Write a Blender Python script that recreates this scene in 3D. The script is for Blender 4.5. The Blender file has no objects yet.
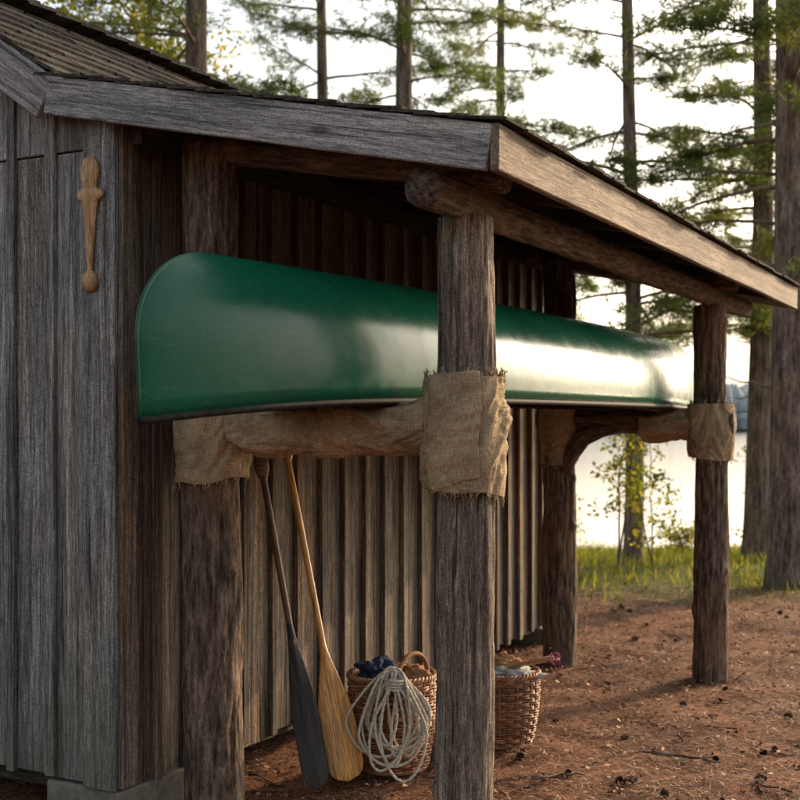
import bpy, math, random
import numpy as np
from mathutils import noise as mnoise, Vector
random.seed(7); rng=np.random.default_rng(7)
A=math.radians(27.9)
ORG=(0.225,4.22,0.0)
def W(v,u,z=0):
    return (ORG[0]+v*math.cos(A)+u*math.sin(A), ORG[1]-v*math.sin(A)+u*math.cos(A), z)
SC=bpy.context.scene
# ---------------------------------------------------------------- mesh builder
class MB:
    def __init__(s): s.V=[];s.F=[];s.G=[];s.R=[];s.M=[];s.n=0
    def add(s,v,f,g=None,r=None,m=0):
        v=np.asarray(v,float); k=len(v)
        if g is None: g=v
        if r is None: r=random.random()
        s.V.append(v); s.G.append(np.asarray(g,float)); s.R.append(np.broadcast_to(np.asarray(r,float),(k,)))
        if isinstance(f,np.ndarray): fl=(f+s.n).tolist()
        else: fl=[[i+s.n for i in q] for q in f]
        s.F+=fl; s.M+= [m]*len(fl); s.n+=k
    def board(s,a,b,w,t,wdir,seg=1,r=None,m=0,warp=0.0,w2=None):
        a=np.array(a,float);b=np.array(b,float);d=b-a;L=np.linalg.norm(d);d/=L
        wd=np.array(wdir,float);wd-=d*np.dot(wd,d);wd/=np.linalg.norm(wd);n=np.cross(d,wd)
        if w2 is None:w2=w
        V=[];G=[];off=rng.random(3)*20
        for i in range(seg+1):
            q=i/seg;c=a+d*L*q
            j=(rng.random(3)-.5)*2*warp
            ww=w*(1-q)+w2*q
            for (x,y) in((-1,-1),(1,-1),(1,1),(-1,1)):
                V.append(c+wd*(x*ww/2+j[0])+n*(y*t/2+j[1]))
                G.append((L*q+off[0],x*ww/2+off[1],y*t/2+off[2]))
        F=[[3,2,1,0]]
        for i in range(seg):
            o=i*4
            for k in range(4):
                F.append([o+k,o+(k+1)%4,o+4+(k+1)%4,o+4+k])
        o=seg*4;F.append([o,o+1,o+2,o+3])
        s.add(V,F,G,r,m)
    def tube(s,path,rad,S=8,m=0,r=None,closed=False,caps=True,ref=None):
        P=np.asarray(path,float);N=len(P)
        rad=np.asarray(rad,float)
        if rad.ndim==0: rad=np.full((N,S),float(rad))
        elif rad.ndim==1: rad=np.repeat(rad[:,None],S,1)
        if closed: T=np.roll(P,-1,0)-np.roll(P,1,0)
        else: T=np.gradient(P,axis=0)
        T/=np.linalg.norm(T,axis=1)[:,None]+1e-12
        nn=np.array(ref if ref is not None else ((0,0,1) if abs(T[0][2])<.9 else (1,0,0)),float)
        NN=np.zeros((N,3))
        for i in range(N):
            nn=nn-T[i]*np.dot(nn,T[i]);nn=nn/(np.linalg.norm(nn)+1e-12);NN[i]=nn
        BB=np.cross(T,NN)
        an=np.arange(S)/S*2*math.pi;c=np.cos(an);sn=np.sin(an)
        V=P[:,None,:]+rad[:,:,None]*(NN[:,None,:]*c[None,:,None]+BB[:,None,:]*sn[None,:,None])
        sl=np.concatenate([[0],np.cumsum(np.linalg.norm(np.diff(P,axis=0),axis=1))])
        off=rng.random(3)*20
        G=np.stack([np.repeat(sl[:,None],S,1)+off[0],rad*c[None]+off[1],rad*sn[None]+off[2]],-1)
        i=np.arange(N if closed else N-1)[:,None];j=np.arange(S)[None,:]
        i2=(i+1)%N;j2=(j+1)%S
        Fq=np.stack(np.broadcast_arrays(i*S+j,i*S+j2,i2*S+j2,i2*S+j),-1).reshape(-1,4)
        s.add(V.reshape(-1,3),Fq,G.reshape(-1,3),r,m)
        if caps and not closed:
            base=s.n-N*S
            s.F.append([base+k for k in range(S-1,-1,-1)]);s.M.append(m)
            s.F.append([base+(N-1)*S+k for k in range(S)]);s.M.append(m)
    def grid(s,P,G=None,r=None,m=0,closeu=False):
        n0,n1=P.shape[:2]
        i=np.arange(n0-1)[:,None];j=np.arange(n1 if closeu else n1-1)[None,:];j2=(j+1)%n1
        F=np.stack(np.broadcast_arrays(i*n1+j,i*n1+j2,(i+1)*n1+j2,(i+1)*n1+j),-1).reshape(-1,4)
        s.add(P.reshape(-1,3),F,None if G is None else G.reshape(-1,3),r,m)
    def build(s,name,mats,parent=None,smooth=False,local=False,bevel=0,solid=0):
        me=bpy.data.meshes.new(name)
        me.from_pydata(np.concatenate(s.V).tolist(),[],s.F)
        for mt in mats: me.materials.append(mt)
        me.polygons.foreach_set('material_index',s.M)
        if smooth: me.polygons.foreach_set('use_smooth',[True]*len(me.polygons))
        a=me.attributes.new('gc','FLOAT_VECTOR','POINT');a.data.foreach_set('vector',np.concatenate(s.G).ravel())
        a=me.attributes.new('rnd','FLOAT','POINT');a.data.foreach_set('value',np.concatenate(s.R))
        me.update()
        ob=bpy.data.objects.new(name,me);SC.collection.objects.link(ob)
        if parent: ob.parent=parent
        elif local: place(ob)
        if solid:
            q=ob.modifiers.new('s','SOLIDIFY');q.thickness=solid;q.offset=0
        if bevel:
            q=ob.modifiers.new('b','BEVEL');q.width=bevel;q.segments=1;q.limit_method='ANGLE';q.angle_limit=math.radians(50)
        return ob
def place(ob):
    ob.location=ORG;ob.rotation_euler=(0,0,-A)
def empty(name,local=True):
    e=bpy.data.objects.new(name,None);SC.collection.objects.link(e)
    if local: place(e)
    return e
# ---------------------------------------------------------------- materials
class NT:
    def __init__(s,name):
        s.m=bpy.data.materials.new(name);s.m.use_nodes=True;s.t=s.m.node_tree;s.b=s.t.nodes['Principled BSDF'];s.out=s.t.nodes['Material Output']
    def n(s,t,**k):
        x=s.t.nodes.new(t)
        for a,b in k.items(): setattr(x,a,b)
        return x
    def l(s,a,b): s.t.links.new(a,b)
    def attr(s,nm): return s.n('ShaderNodeAttribute',attribute_name=nm)
    def mapn(s,src,sc,loc=(0,0,0)):
        m=s.n('ShaderNodeMapping');m.inputs['Scale'].default_value=sc;m.inputs['Location'].default_value=loc;s.l(src,m.inputs['Vector']);return m.outputs[0]
    def noise(s,src,scale,detail=5,rough=.6,dist=0):
        x=s.n('ShaderNodeTexNoise');x.inputs['Scale'].default_value=scale;x.inputs['Detail'].default_value=min(detail,4);x.inputs['Roughness'].default_value=rough;x.inputs['Distortion'].default_value=dist
        s.l(src,x.inputs['Vector']);return x.outputs['Fac']
    def vor(s,src,scale,feat='F1'):
        x=s.n('ShaderNodeTexVoronoi',feature=feat);x.inputs['Scale'].default_value=scale;s.l(src,x.inputs['Vector']);return x
    def ramp(s,src,st,interp='LINEAR'):
        r=s.n('ShaderNodeValToRGB');r.color_ramp.interpolation=interp;e=r.color_ramp.elements
        while len(e)<len(st): e.new(.5)
        for q,(p,c) in zip(e,st):
            q.position=p;q.color=(c,c,c,1) if isinstance(c,(int,float)) else (*c,1)
        s.l(src,r.inputs[0]);return r.outputs[0]
    def mix(s,f,a,b,mode='MIX'):
        x=s.n('ShaderNodeMix',data_type='RGBA',blend_type=mode)
        for v,i in((f,0),(a,6),(b,7)):
            if isinstance(v,(int,float)): x.inputs[i].default_value=v if i==0 else (v,v,v,1)
            elif isinstance(v,tuple): x.inputs[i].default_value=(*v,1)
            else: s.l(v,x.inputs[i])
        return x.outputs[2]
    def math(s,op,a,b=0.0,c=None):
        x=s.n('ShaderNodeMath',operation=op)
        for i,v in enumerate((a,b) if c is None else (a,b,c)):
            if isinstance(v,(int,float)): x.inputs[i].default_value=v
            else: s.l(v,x.inputs[i])
        return x.outputs[0]
    def bump(s,h,st=.5,dist=.01,prev=None):
        b=s.n('ShaderNodeBump');b.inputs['Strength'].default_value=st;b.inputs['Distance'].default_value=dist;s.l(h,b.inputs['Height'])
        if prev is not None: s.l(prev,b.inputs['Normal'])
        return b.outputs[0]
    def fin(s,col=None,rough=.8,nrm=None,spec=.5,**k):
        if col is not None:
            if isinstance(col,tuple): s.b.inputs['Base Color'].default_value=(*col,1)
            else: s.l(col,s.b.inputs['Base Color'])
        if isinstance(rough,(int,float)): s.b.inputs['Roughness'].default_value=rough
        else: s.l(rough,s.b.inputs['Roughness'])
        if nrm is not None: s.l(nrm,s.b.inputs['Normal'])
        s.b.inputs['Specular IOR Level'].default_value=spec
        for a,b in k.items(): s.b.inputs[a].default_value=b
        return s.m
def wood(name,dark,mid,light,knots=True,bstr=.6,rough=.85,grain=1.0,tint=None,spec=.25,moss=None):
    t=NT(name);g=t.attr('gc').outputs['Vector'];r=t.attr('rnd').outputs['Fac']
    n1=t.noise(t.mapn(g,(1.6*grain,46*grain,46*grain)),1,4,.75,.8)
    n2=t.noise(t.mapn(g,(16*grain,280*grain,280*grain)),1,2,.75)
    n4=t.noise(t.mapn(g,(170,260,260)),1,1,.6)
    n3=t.noise(t.mapn(g,(1.2,4,4)),1,3,.65)
    c=t.ramp(n1,[(.34,dark),(.5,mid),(.66,light)])
    c=t.mix(.85,c,t.ramp(n2,[(.33,.25),(.62,1.25)]),'MULTIPLY')
    c=t.mix(.7 if knots else .15,c,t.ramp(n4,[(.32,.3),(.62,1.35)]),'MULTIPLY')
    c=t.mix(.8,c,t.ramp(n3,[(.3,.6),(.7,1.2)]),'MULTIPLY')
    c=t.mix(1,c,t.ramp(r,[(0,.65),(1,1.25)]),'MULTIPLY')
    if tint:
        c=t.mix(t.ramp(t.noise(t.mapn(g,(.9,2.5,2.5),(3,7,1)),1,3),[(.45,0.),(.7,.6)]),c,t.mix(1,c,tint,'MULTIPLY'))
    h=t.mix(.5,n1,n2)
    if knots:
        v=t.vor(t.mapn(g,(1.7,6.5,.3)),1).outputs['Distance']
        k=t.ramp(v,[(.05,1.),(.10,0.)])
        c=t.mix(t.math('MULTIPLY',k,.8),c,tuple(x*.35 for x in dark))
        crk=t.ramp(t.noise(t.mapn(g,(.9,60,60),(5,5,5)),1,2,.5),[(.30,1.),(.36,0.)])
        c=t.mix(t.math('MULTIPLY',crk,.85),c,tuple(x*.25 for x in dark))
    if moss:
        pos=t.n('ShaderNodeNewGeometry').outputs['Position'];sp=t.n('ShaderNodeSeparateXYZ');t.l(pos,sp.inputs[0])
        lo=t.ramp(sp.outputs[2],[(.1,1.),(.75,0.)])
        c=t.mix(t.math('MULTIPLY',lo,t.ramp(n3,[(.4,.1),(.6,.75)])),c,moss)
    nn=t.bump(h,bstr,.006)
    return t.fin(c,rough,nn,spec)
M_front=wood('weathered_grey_boards',(.078,.077,.074),(.20,.197,.188),(.385,.375,.355),tint=(1.15,.95,.78),moss=(.07,.072,.04))
M_side=wood('brown_boards',(.055,.044,.034),(.17,.136,.104),(.32,.255,.195),tint=(1.2,.88,.66))  # albedo lowered: the lean-to's shadow is partly put into the colour
M_fascia=wood('fascia_boards',(.14,.137,.134),(.33,.32,.312),(.49,.475,.46),tint=(1.1,.95,.85))
M_fasciaw=wood('eave_boards',(.10,.075,.053),(.25,.188,.132),(.40,.305,.22))
M_dark=wood('shade_dark_timber',(.015,.012,.01),(.05,.037,.028),(.10,.074,.055),knots=False)  # deep shade under the roof put into the timber colour
M_logG=wood('weathered_log',(.06,.048,.038),(.20,.155,.118),(.37,.295,.23),bstr=1.0,grain=1.0)
def bark(name,d,m,l,sc=1.0,coord='gc'):
    t=NT(name);g=t.attr('gc').outputs['Vector']
    n0=t.noise(t.mapn(g,(3*sc,20*sc,20*sc)),1,4,.72,1.2)
    vv=t.vor(t.mapn(g,(9*sc,50*sc,50*sc)),1,'F1').outputs['Distance']
    n2=t.noise(t.mapn(g,(40*sc,160*sc,160*sc)),1,3,.75)
    h=t.mix(.4,n0,vv)
    c=t.ramp(h,[(.28,d),(.48,m),(.70,l)])
    c=t.mix(.85,c,t.ramp(n2,[(.33,.3),(.65,1.35)]),'MULTIPLY')
    c=t.mix(t.ramp(t.noise(g,2.2*sc**.5,3),[(.5,0.),(.68,.4)]),c,(l[0]*.9,l[1]*.68,l[2]*.55))
    return t.fin(c,.9,t.bump(t.mix(.35,h,n2),1.0,.02/sc**.5),.2)
M_bark=bark('post_bark',(.028,.02,.015),(.12,.083,.06),(.27,.195,.145))
M_pbark=bark('pine_bark',(.05,.04,.031),(.17,.13,.10),(.33,.265,.21),.45)
# shingles
t=NT('roof_shingles');g=t.attr('gc').outputs['Vector'];r=t.attr('rnd').outputs['Fac']
c=t.ramp(t.noise(g,60,5),[(.3,(.014,.013,.012)),(.7,(.085,.075,.062))]);c=t.mix(1,c,t.ramp(r,[(0,.6),(1,1.6)]),'MULTIPLY')
c=t.mix(t.ramp(t.noise(g,5,4),[(.55,0.),(.75,.5)]),c,(.06,.058,.028))
M_sh=t.fin(c,.95,t.bump(t.noise(g,160,3),.8,.004),.1)
# concrete
t=NT('concrete');g=t.attr('gc').outputs['Vector']
M_con=t.fin(t.ramp(t.noise(g,14,7,.65),[(.3,(.09,.078,.06)),(.7,(.21,.185,.15))]),.9,t.bump(t.noise(g,60,6),.7,.006))
# canoe
t=NT('green_hull');g=t.n('ShaderNodeTexCoord').outputs['Object']
c=t.ramp(t.noise(g,2.5,4,.6),[(.3,(.002,.066,.036)),(.7,(.0035,.092,.050))])
sc=t.noise(t.mapn(g,(60,1.6,90)),1,4,.7,.3)
c=t.mix(t.ramp(sc,[(.61,0.),(.69,.22)]),c,(.14,.22,.17))
sp=t.noise(g,160,3,.6)
c=t.mix(t.ramp(sp,[(.66,0.),(.71,.45)]),c,(.22,.27,.23))
ro=t.ramp(t.noise(g,7,4,.7),[(.3,.20),(.75,.33)])
M_hull=t.fin(c,ro,t.bump(t.noise(g,2.4,3,.5),.16,.035),.26)
t=NT('hull_inside');g=t.n('ShaderNodeTexCoord').outputs['Object'];M_hin=t.fin(t.ramp(t.noise(g,9,4),[(.3,(.03,.05,.035)),(.7,(.06,.09,.06))]),.6)
t=NT('black_vinyl');g=t.attr('gc').outputs['Vector'];M_blk=t.fin(t.ramp(t.noise(g,30,4),[(.3,(.006,.006,.006)),(.7,(.028,.026,.024))]),.7,None,.12)
# burlap
t=NT('burlap');g=t.attr('gc').outputs['Vector'];r=t.attr('rnd').outputs['Fac']
sx=t.n('ShaderNodeSeparateXYZ');wob=t.noise(g,14,4)
gg=t.n('ShaderNodeVectorMath',operation='ADD');t.l(g,gg.inputs[0]);t.l(t.mapn(wob,(.03,.03,0)),gg.inputs[1]);t.l(gg.outputs[0],sx.inputs[0])
wx=t.math('ABSOLUTE',t.math('SINE',t.math('MULTIPLY',sx.outputs[0],800.)));wy=t.math('ABSOLUTE',t.math('SINE',t.math('MULTIPLY',sx.outputs[1],800.)))
wv=t.math('MULTIPLY',wx,wy)
thr=t.noise(t.mapn(g,(25,380,1)),1,2);thr2=t.noise(t.mapn(g,(380,25,1)),1,2)
c=t.ramp(wv,[(0,(.28,.19,.112)),(.4,(.48,.35,.215)),(1,(.60,.46,.30))])
c=t.mix(.9,c,t.ramp(t.mix(.5,thr,thr2),[(.38,.45),(.62,1.25)]),'MULTIPLY')
c=t.mix(.8,c,t.ramp(t.noise(g,7,4),[(.3,.6),(.7,1.2)]),'MULTIPLY')
M_bur=t.fin(c,.95,t.bump(t.mix(.6,wv,t.mix(.5,thr,thr2)),.8,.004),.1)
# paddles
M_pad=wood('varnished_wood',(.46,.185,.03),(.68,.31,.065),(.80,.42,.12),knots=False,bstr=.05,rough=.35,grain=.6,spec=.5)
M_padd=wood('dark_shaft_wood',(.09,.045,.022),(.17,.085,.045),(.24,.125,.068),knots=False,bstr=.1,rough=.5,grain=.6,spec=.4)
t=NT('black_blade');g=t.attr('gc').outputs['Vector'];M_bbl=t.fin(t.ramp(t.noise(t.mapn(g,(3,30,30)),1,4,.75),[(.35,(.012,.011,.011)),(.72,(.065,.058,.05))]),.55,t.bump(t.noise(g,60,4),.2,.003),.3)
M_carv=wood('carved_wood',(.24,.12,.05),(.45,.25,.11),(.6,.36,.18),knots=False,bstr=.15,rough=.5,spec=.4)
M_wick=wood('wicker',(.15,.06,.024),(.34,.148,.066),(.52,.26,.13),knots=False,bstr=.3,rough=.55,spec=.4)
t=NT('rope');g=t.attr('gc').outputs['Vector'];M_rope=t.fin(t.ramp(t.noise(g,70,4,.7),[(.3,(.3,.26,.2)),(.7,(.62,.56,.46))]),.9,t.bump(t.noise(g,300,2),.6,.002),.1)
def cloth(name,a,b):
    t=NT(name);g=t.n('ShaderNodeTexCoord').outputs['Object'];return t.fin(t.ramp(t.noise(g,18,4),[(.3,a),(.7,b)]),.85,t.bump(t.noise(g,300,2),.3,.002),.2)
M_blue=cloth('navy_cloth',(.008,.014,.03),(.02,.035,.065));M_white=cloth('canvas_cloth',(.24,.23,.21),(.40,.385,.35));M_pink=cloth('pink_cloth',(.25,.06,.12),(.4,.13,.2));M_ora=cloth('tan_leather',(.16,.075,.03),(.27,.135,.06))
# needles / leaves
def leafmat(name,a,b,c3,tr=.4):
    t=NT(name);r=t.attr('rnd').outputs['Fac']
    col=t.ramp(r,[(0,a),(.6,b),(1,c3)])
    t.t.nodes.remove(t.b)
    df=t.n('ShaderNodeBsdfDiffuse');t.l(col,df.inputs['Color'])
    tl=t.n('ShaderNodeBsdfTranslucent');t.l(t.mix(1,col,(2.0,1.75,.85),'MULTIPLY'),tl.inputs['Color'])
    mx=t.n('ShaderNodeMixShader');mx.inputs[0].default_value=tr;t.l(df.outputs[0],mx.inputs[1]);t.l(tl.outputs[0],mx.inputs[2]);t.l(mx.outputs[0],t.out.inputs[0]);return t.m
M_need=leafmat('pine_needles',(.038,.066,.03),(.08,.115,.048),(.135,.155,.06),.55)
M_leaf=leafmat('broad_leaves',(.07,.10,.02),(.14,.16,.03),(.23,.21,.045),.6)
M_grass=leafmat('grass_blades',(.055,.085,.018),(.12,.15,.032),(.24,.22,.07),.45)
t=NT('litter_needles');r=t.attr('rnd').outputs['Fac']
M_lit=t.fin(t.ramp(r,[(0,(.05,.024,.015)),(.4,(.19,.08,.042)),(.75,(.37,.19,.10)),(1,(.56,.39,.25))]),.8,None,.2)
t=NT('cone_scales');r=t.attr('rnd').outputs['Fac'];M_cone=t.fin(t.ramp(r,[(0,(.02,.013,.01)),(1,(.085,.05,.035))]),.85,None,.2)
# ground
t=NT('pine_needle_ground');g=t.n('ShaderNodeTexCoord').outputs['Object']
n1=t.noise(g,1.3,4,.6,.4);n2=t.noise(g,26,5,.78,1.2);n3=t.noise(g,150,2,.7,.8)
c=t.ramp(n2,[(.36,(.045,.021,.012)),(.5,(.19,.082,.044)),(.66,(.36,.18,.102))])
c=t.mix(.8,c,t.ramp(n3,[(.35,.35),(.6,1.4)]),'MULTIPLY')
c=t.mix(.9,c,t.ramp(n1,[(.35,.5),(.65,1.3)]),'MULTIPLY')
sep=t.n('ShaderNodeSeparateXYZ');t.l(g,sep.inputs[0])
yy=t.math('ADD',sep.outputs[1],t.math('MULTIPLY',t.math('SUBTRACT',t.noise(g,.8,4),.5),3.0))
gm=t.ramp(t.math('DIVIDE',yy,20.0),[(.50,0.),(.56,1.)])
gc2=t.ramp(n2,[(.3,(.05,.055,.015)),(.7,(.14,.15,.04))])
c=t.mix(gm,c,gc2)
M_gr=t.fin(c,.95,t.bump(t.mix(.4,n2,n3),1.0,.035),.15)
t=NT('lake_water');g=t.n('ShaderNodeTexCoord').outputs['Object']
M_wat=t.fin((.03,.045,.05),.12,t.bump(t.noise(t.mapn(g,(1,2.2,1)),1.6,3,.6),.08,.05),.5)
t=NT('distant_forest_hazed');g=t.n('ShaderNodeTexCoord').outputs['Object']
M_far=t.fin(t.ramp(t.noise(g,.12,4),[(.3,(.34,.37,.375)),(.7,(.42,.45,.445))]),1.,None,.0)  # pale bluish grey: aerial haze painted into the base colour

# ---------------------------------------------------------------- ground, lake
def gz(x,y):
    z=np.where(y<13,0,np.where(y<21,-.6*(y-13)/8,np.where(y<40,-.6-1.6*(y-21)/19,-2.2)))
    z=np.where(y>352,-2.2+3.6*np.clip((y-352)/25,0,1),z)
    return z
xs=np.unique(np.concatenate([np.linspace(-700,-40,12),np.linspace(-40,-8,20),np.arange(-8,9,.1),np.linspace(9,40,20),np.linspace(40,700,12)]))
ys=np.unique(np.concatenate([np.linspace(-200,-10,10),np.linspace(-10,1,12),np.arange(1,22,.1),np.linspace(22,60,15),np.linspace(60,340,12),np.linspace(345,385,9),np.linspace(400,900,6)]))
X,Y=np.meshgrid(xs,ys)
Z=gz(X,Y)
def und_(x,y): return .04*mnoise.noise(Vector((x*.9,y*.9,0)))+.026*mnoise.noise(Vector((x*4,y*4,3)))
und=np.zeros_like(Z)
for i in range(X.shape[0]):
    for j in range(X.shape[1]):
        if abs(X[i,j])<12 and -2<Y[i,j]<25:
            und[i,j]=und_(X[i,j],Y[i,j])
Z=Z+und-.012
mb=MB();mb.grid(np.stack([X,Y,Z],-1)[::1]);mb.build('ground',[M_gr],smooth=True)
mb=MB();P=np.array([[[-700,15.5,-.6],[700,15.5,-.6]],[[-700,380,-.6],[700,380,-.6]]],float);mb.grid(P);mb.build('lake_water',[M_wat])
# distant treeline
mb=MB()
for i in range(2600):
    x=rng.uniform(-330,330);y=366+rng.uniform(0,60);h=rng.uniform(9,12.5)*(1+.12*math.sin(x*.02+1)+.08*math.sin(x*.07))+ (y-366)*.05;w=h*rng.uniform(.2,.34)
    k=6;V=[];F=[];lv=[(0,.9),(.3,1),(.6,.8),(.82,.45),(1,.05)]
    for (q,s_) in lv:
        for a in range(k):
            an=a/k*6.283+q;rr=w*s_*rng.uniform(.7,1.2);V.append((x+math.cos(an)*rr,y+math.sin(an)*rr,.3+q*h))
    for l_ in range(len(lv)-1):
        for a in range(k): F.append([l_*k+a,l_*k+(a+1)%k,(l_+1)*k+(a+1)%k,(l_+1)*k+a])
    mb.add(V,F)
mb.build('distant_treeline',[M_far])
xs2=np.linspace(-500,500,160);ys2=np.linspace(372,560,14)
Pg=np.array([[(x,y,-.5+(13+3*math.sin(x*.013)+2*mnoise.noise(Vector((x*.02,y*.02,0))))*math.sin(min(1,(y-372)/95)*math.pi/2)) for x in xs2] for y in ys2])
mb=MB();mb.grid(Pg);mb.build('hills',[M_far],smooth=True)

# ---------------------------------------------------------------- litter, cones, sticks, grass
N=110000
u1=rng.random(N);yy=2.6+u1**1.15*8.8;xx=rng.uniform(-2.2,6.2,N)
def gnd(x,y): return float(gz(np.array(x),np.array(y)))+und_(x,y)-.012
zz=np.array([gnd(a,b) for a,b in zip(xx,yy)])+rng.uniform(.001,.014,N)
an=rng.uniform(0,6.283,N);ln=rng.uniform(.03,.085,N)
d=np.stack([np.cos(an),np.sin(an),rng.uniform(-.1,.28,N)],-1);s_=np.stack([-np.sin(an),np.cos(an),np.zeros(N)],-1)
b=np.stack([xx,yy,zz],-1);w=.0022
V=np.stack([b-s_*w,b+s_*w,b+d*ln[:,None]+np.array([0,0,.001])],1).reshape(-1,3)
mb=MB();mb.add(V,np.arange(3*N).reshape(-1,3),None,np.repeat(np.clip(rng.normal(.5,.28,N),0,1),3))
N2=16000;xx=rng.uniform(-2.2,6.2,N2);yy=rng.uniform(2.6,11.4,N2);zz=np.array([gnd(a,b) for a,b in zip(xx,yy)])+.006
an=rng.uniform(0,6.283,N2);r_=rng.uniform(.006,.02,N2)
V=[]
for k,(rr) in enumerate((1,.6,1,.6)):
    a2=an+k*1.5708;V.append(np.stack([xx+np.cos(a2)*r_*rr,yy+np.sin(a2)*r_*rr,zz+rng.uniform(0,.016,N2)],-1))
V=np.stack(V,1).reshape(-1,3);mb.add(V,np.arange(4*N2).reshape(-1,4),None,np.repeat(rng.uniform(0,1,N2),4))
mb.build('pine_needle_litter',[M_lit])
mb=MB()
for i in range(130):
    y=3.2+rng.random()**.9*8;x=rng.uniform(-1.0,1.0)*y*.36+1.0
    if y<6 and x<0.5 and rng.random()<.5: continue
    z=gnd(x,y);R=rng.uniform(.010,.018);L=R*rng.uniform(1.3,1.9);an=rng.uniform(0,6.28);tl=rng.uniform(-.3,.3)
    ax=np.array([math.cos(an)*math.cos(tl),math.sin(an)*math.cos(tl),math.sin(tl)]);s1=np.array([-math.sin(an),math.cos(an),0]);s2=np.cross(ax,s1)
    c0=np.array([x,y,z+R*.55]);V=[];F=[];RR=[]
    for k in range(46):
        q=k/45;rr=R*math.sin(math.pi*(.12+.83*q))**.7;th=k*2.4
        rad=s1*math.cos(th)+s2*math.sin(th);tan=-s1*math.sin(th)+s2*math.cos(th)
        p=c0+ax*(q-.5)*2*L;o=len(V);ww=R*.33
        V+= [p+rad*rr*.3-tan*ww*.5,p+rad*rr*.3+tan*ww*.5,p+rad*rr*1.05+tan*ww+ax*R*.25,p+rad*rr*1.15+ax*R*.4,p+rad*rr*1.05-tan*ww+ax*R*.25]
        F.append([o,o+1,o+2,o+3,o+4]);RR+=[.1,.1,.9,1,.9]
    mb.add(V,F,None,np.array(RR)*rng.uniform(.5,1))
mb.build('pine_cones',[M_cone])
mb=MB()
for i in range(220):
    y=3.5+rng.random()*7.5;x=rng.uniform(-1.0,1.0)*y*.36+1.0;z=gnd(x,y)+.006;L=rng.uniform(.04,.2) if i>25 else rng.uniform(.2,.4);an=rng.uniform(0,6.28)
    pts=[];
    for k in range(6):
        q=k/5;xx_=x+math.cos(an)*L*q;yy_=y+math.sin(an)*L*q;pts.append((xx_,yy_,gnd(xx_,yy_)+rng.uniform(.002,.012)));an+=rng.uniform(-.2,.2)
    mb.tube(pts,np.linspace(.004,.002,6)*rng.uniform(.6,1.5),5)
for (x,y,an,L) in ((1.15,5.55,-.5,.3),(2.6,6.2,-.25,.45),(.55,5.1,.3,.25)):
    pts=[(x+math.cos(an)*L*k/7+rng.uniform(-.01,.01),y+math.sin(an)*L*k/7,gnd(x,y)+.015+rng.uniform(0,.01)) for k in range(8)]
    mb.tube(pts,np.linspace(.009,.004,8),6)
mb.build('fallen_twigs',[M_bark],smooth=True)
N=36000;yy=10.3+rng.random(N)**1.2*9.5;xx=rng.uniform(-6,10,N)
dn=np.array([mnoise.noise(Vector((a*.6,b*.6,9))) for a,b in zip(xx,yy)]);k=(dn+rng.random(N)*.8>.12)&((yy>11.2)|(rng.random(N)<.3));xx=xx[k];yy=yy[k];N=len(xx)
zz=np.array([gnd(a,b) for a,b in zip(xx,yy)]);h=rng.uniform(.04,.16,N);an=rng.uniform(0,6.283,N);ben=rng.uniform(.0,.12,N);a3=rng.uniform(0,6.28,N)
s_=np.stack([np.cos(an),np.sin(an),an*0],-1)*.005;b=np.stack([xx,yy,zz],-1);bd=np.stack([np.cos(a3)*ben,np.sin(a3)*ben,h],-1)
V=np.stack([b-s_,b+s_,b+bd*np.array([.4,.4,.6])+s_*.7,b+bd,b+bd*np.array([.4,.4,.6])-s_*.7],1).reshape(-1,3)
mb=MB();mb.add(V,np.arange(5*N).reshape(-1,5),None,np.repeat(rng.uniform(0,1,N),5));mb.build('grass',[M_grass])

# ---------------------------------------------------------------- shed
shed=empty('wooden_shed')
WV=-1.27;FU=-.32;BU=4.2;LV=-3.51;Z0=.15
def roofz(v):
    if v>-1.541: return 2.42+.214*(.28-v)
    if v>-2.39: return 2.81+.68*(-1.541-v)
    return 3.387-.68*(-2.39-v)
mb=MB()  # front wall
bat=[-1.593]+[-1.796-.2*i for i in range(9)]
prev=WV-.155
for bt in bat:
    c=(prev+bt)/2;w=abs(prev-bt)-.003
    top=min(roofz(prev),roofz(bt))-.06
    mb.board((c,FU+.011,Z0+rng.uniform(-.01,.01)),(c,FU+.011,2.535),w,.02,(1,0,0),4,warp=.0008)
    if top>2.6: mb.board((c,FU+.006,2.541),(c,FU+.006,top),w,.02,(1,0,0),2)
    mb.board((bt,FU-.012,Z0+rng.uniform(-.01,.01)),(bt,FU-.012,roofz(bt)-.07),.042+rng.uniform(-.006,.006),.022,(1,0,0),4,warp=.001)
    prev=bt
mb.board((WV-.075,FU-.012,Z0-.01),(WV-.075,FU-.012,roofz(WV)-.09),.155,.024,(1,0,0),5,r=.75,warp=.001)
mb.build('front_wall',[M_front],shed,bevel=.003)
mb=MB()  # long side wall
u=FU+.012;i=0
mb.board((WV+.015,FU+.04,Z0),(WV+.015,FU+.04,2.62),.09,.025,(0,1,0),5,r=.5)
while u<BU:
    w=.2+rng.uniform(-.02,.02);w=min(w,BU-u)
    if w<.03: break
    mb.board((WV-.012,u+w/2,Z0-.03+rng.uniform(-.02,.015)),(WV-.012,u+w/2,2.66),w-.004,.02,(0,1,0),3,warp=.001)
    mb.board((WV+.012,u+w,Z0-.03+rng.uniform(-.03,.015)),(WV+.012,u+w,2.66),.045+rng.uniform(-.007,.007),.026,(0,1,0),3,warp=.0015)
    u+=w
mb.build('side_wall',[M_side],shed,bevel=.002)
mb=MB()
u=FU
while u<BU-.05:
    mb.board((LV,u+.1,Z0),(LV,u+.1,roofz(LV)-.05),.196,.02,(0,1,0));mb.board((LV-.022,u+.2,Z0),(LV-.022,u+.2,roofz(LV)-.06),.045,.02,(0,1,0));u+=.2
v=WV-.12
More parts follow.
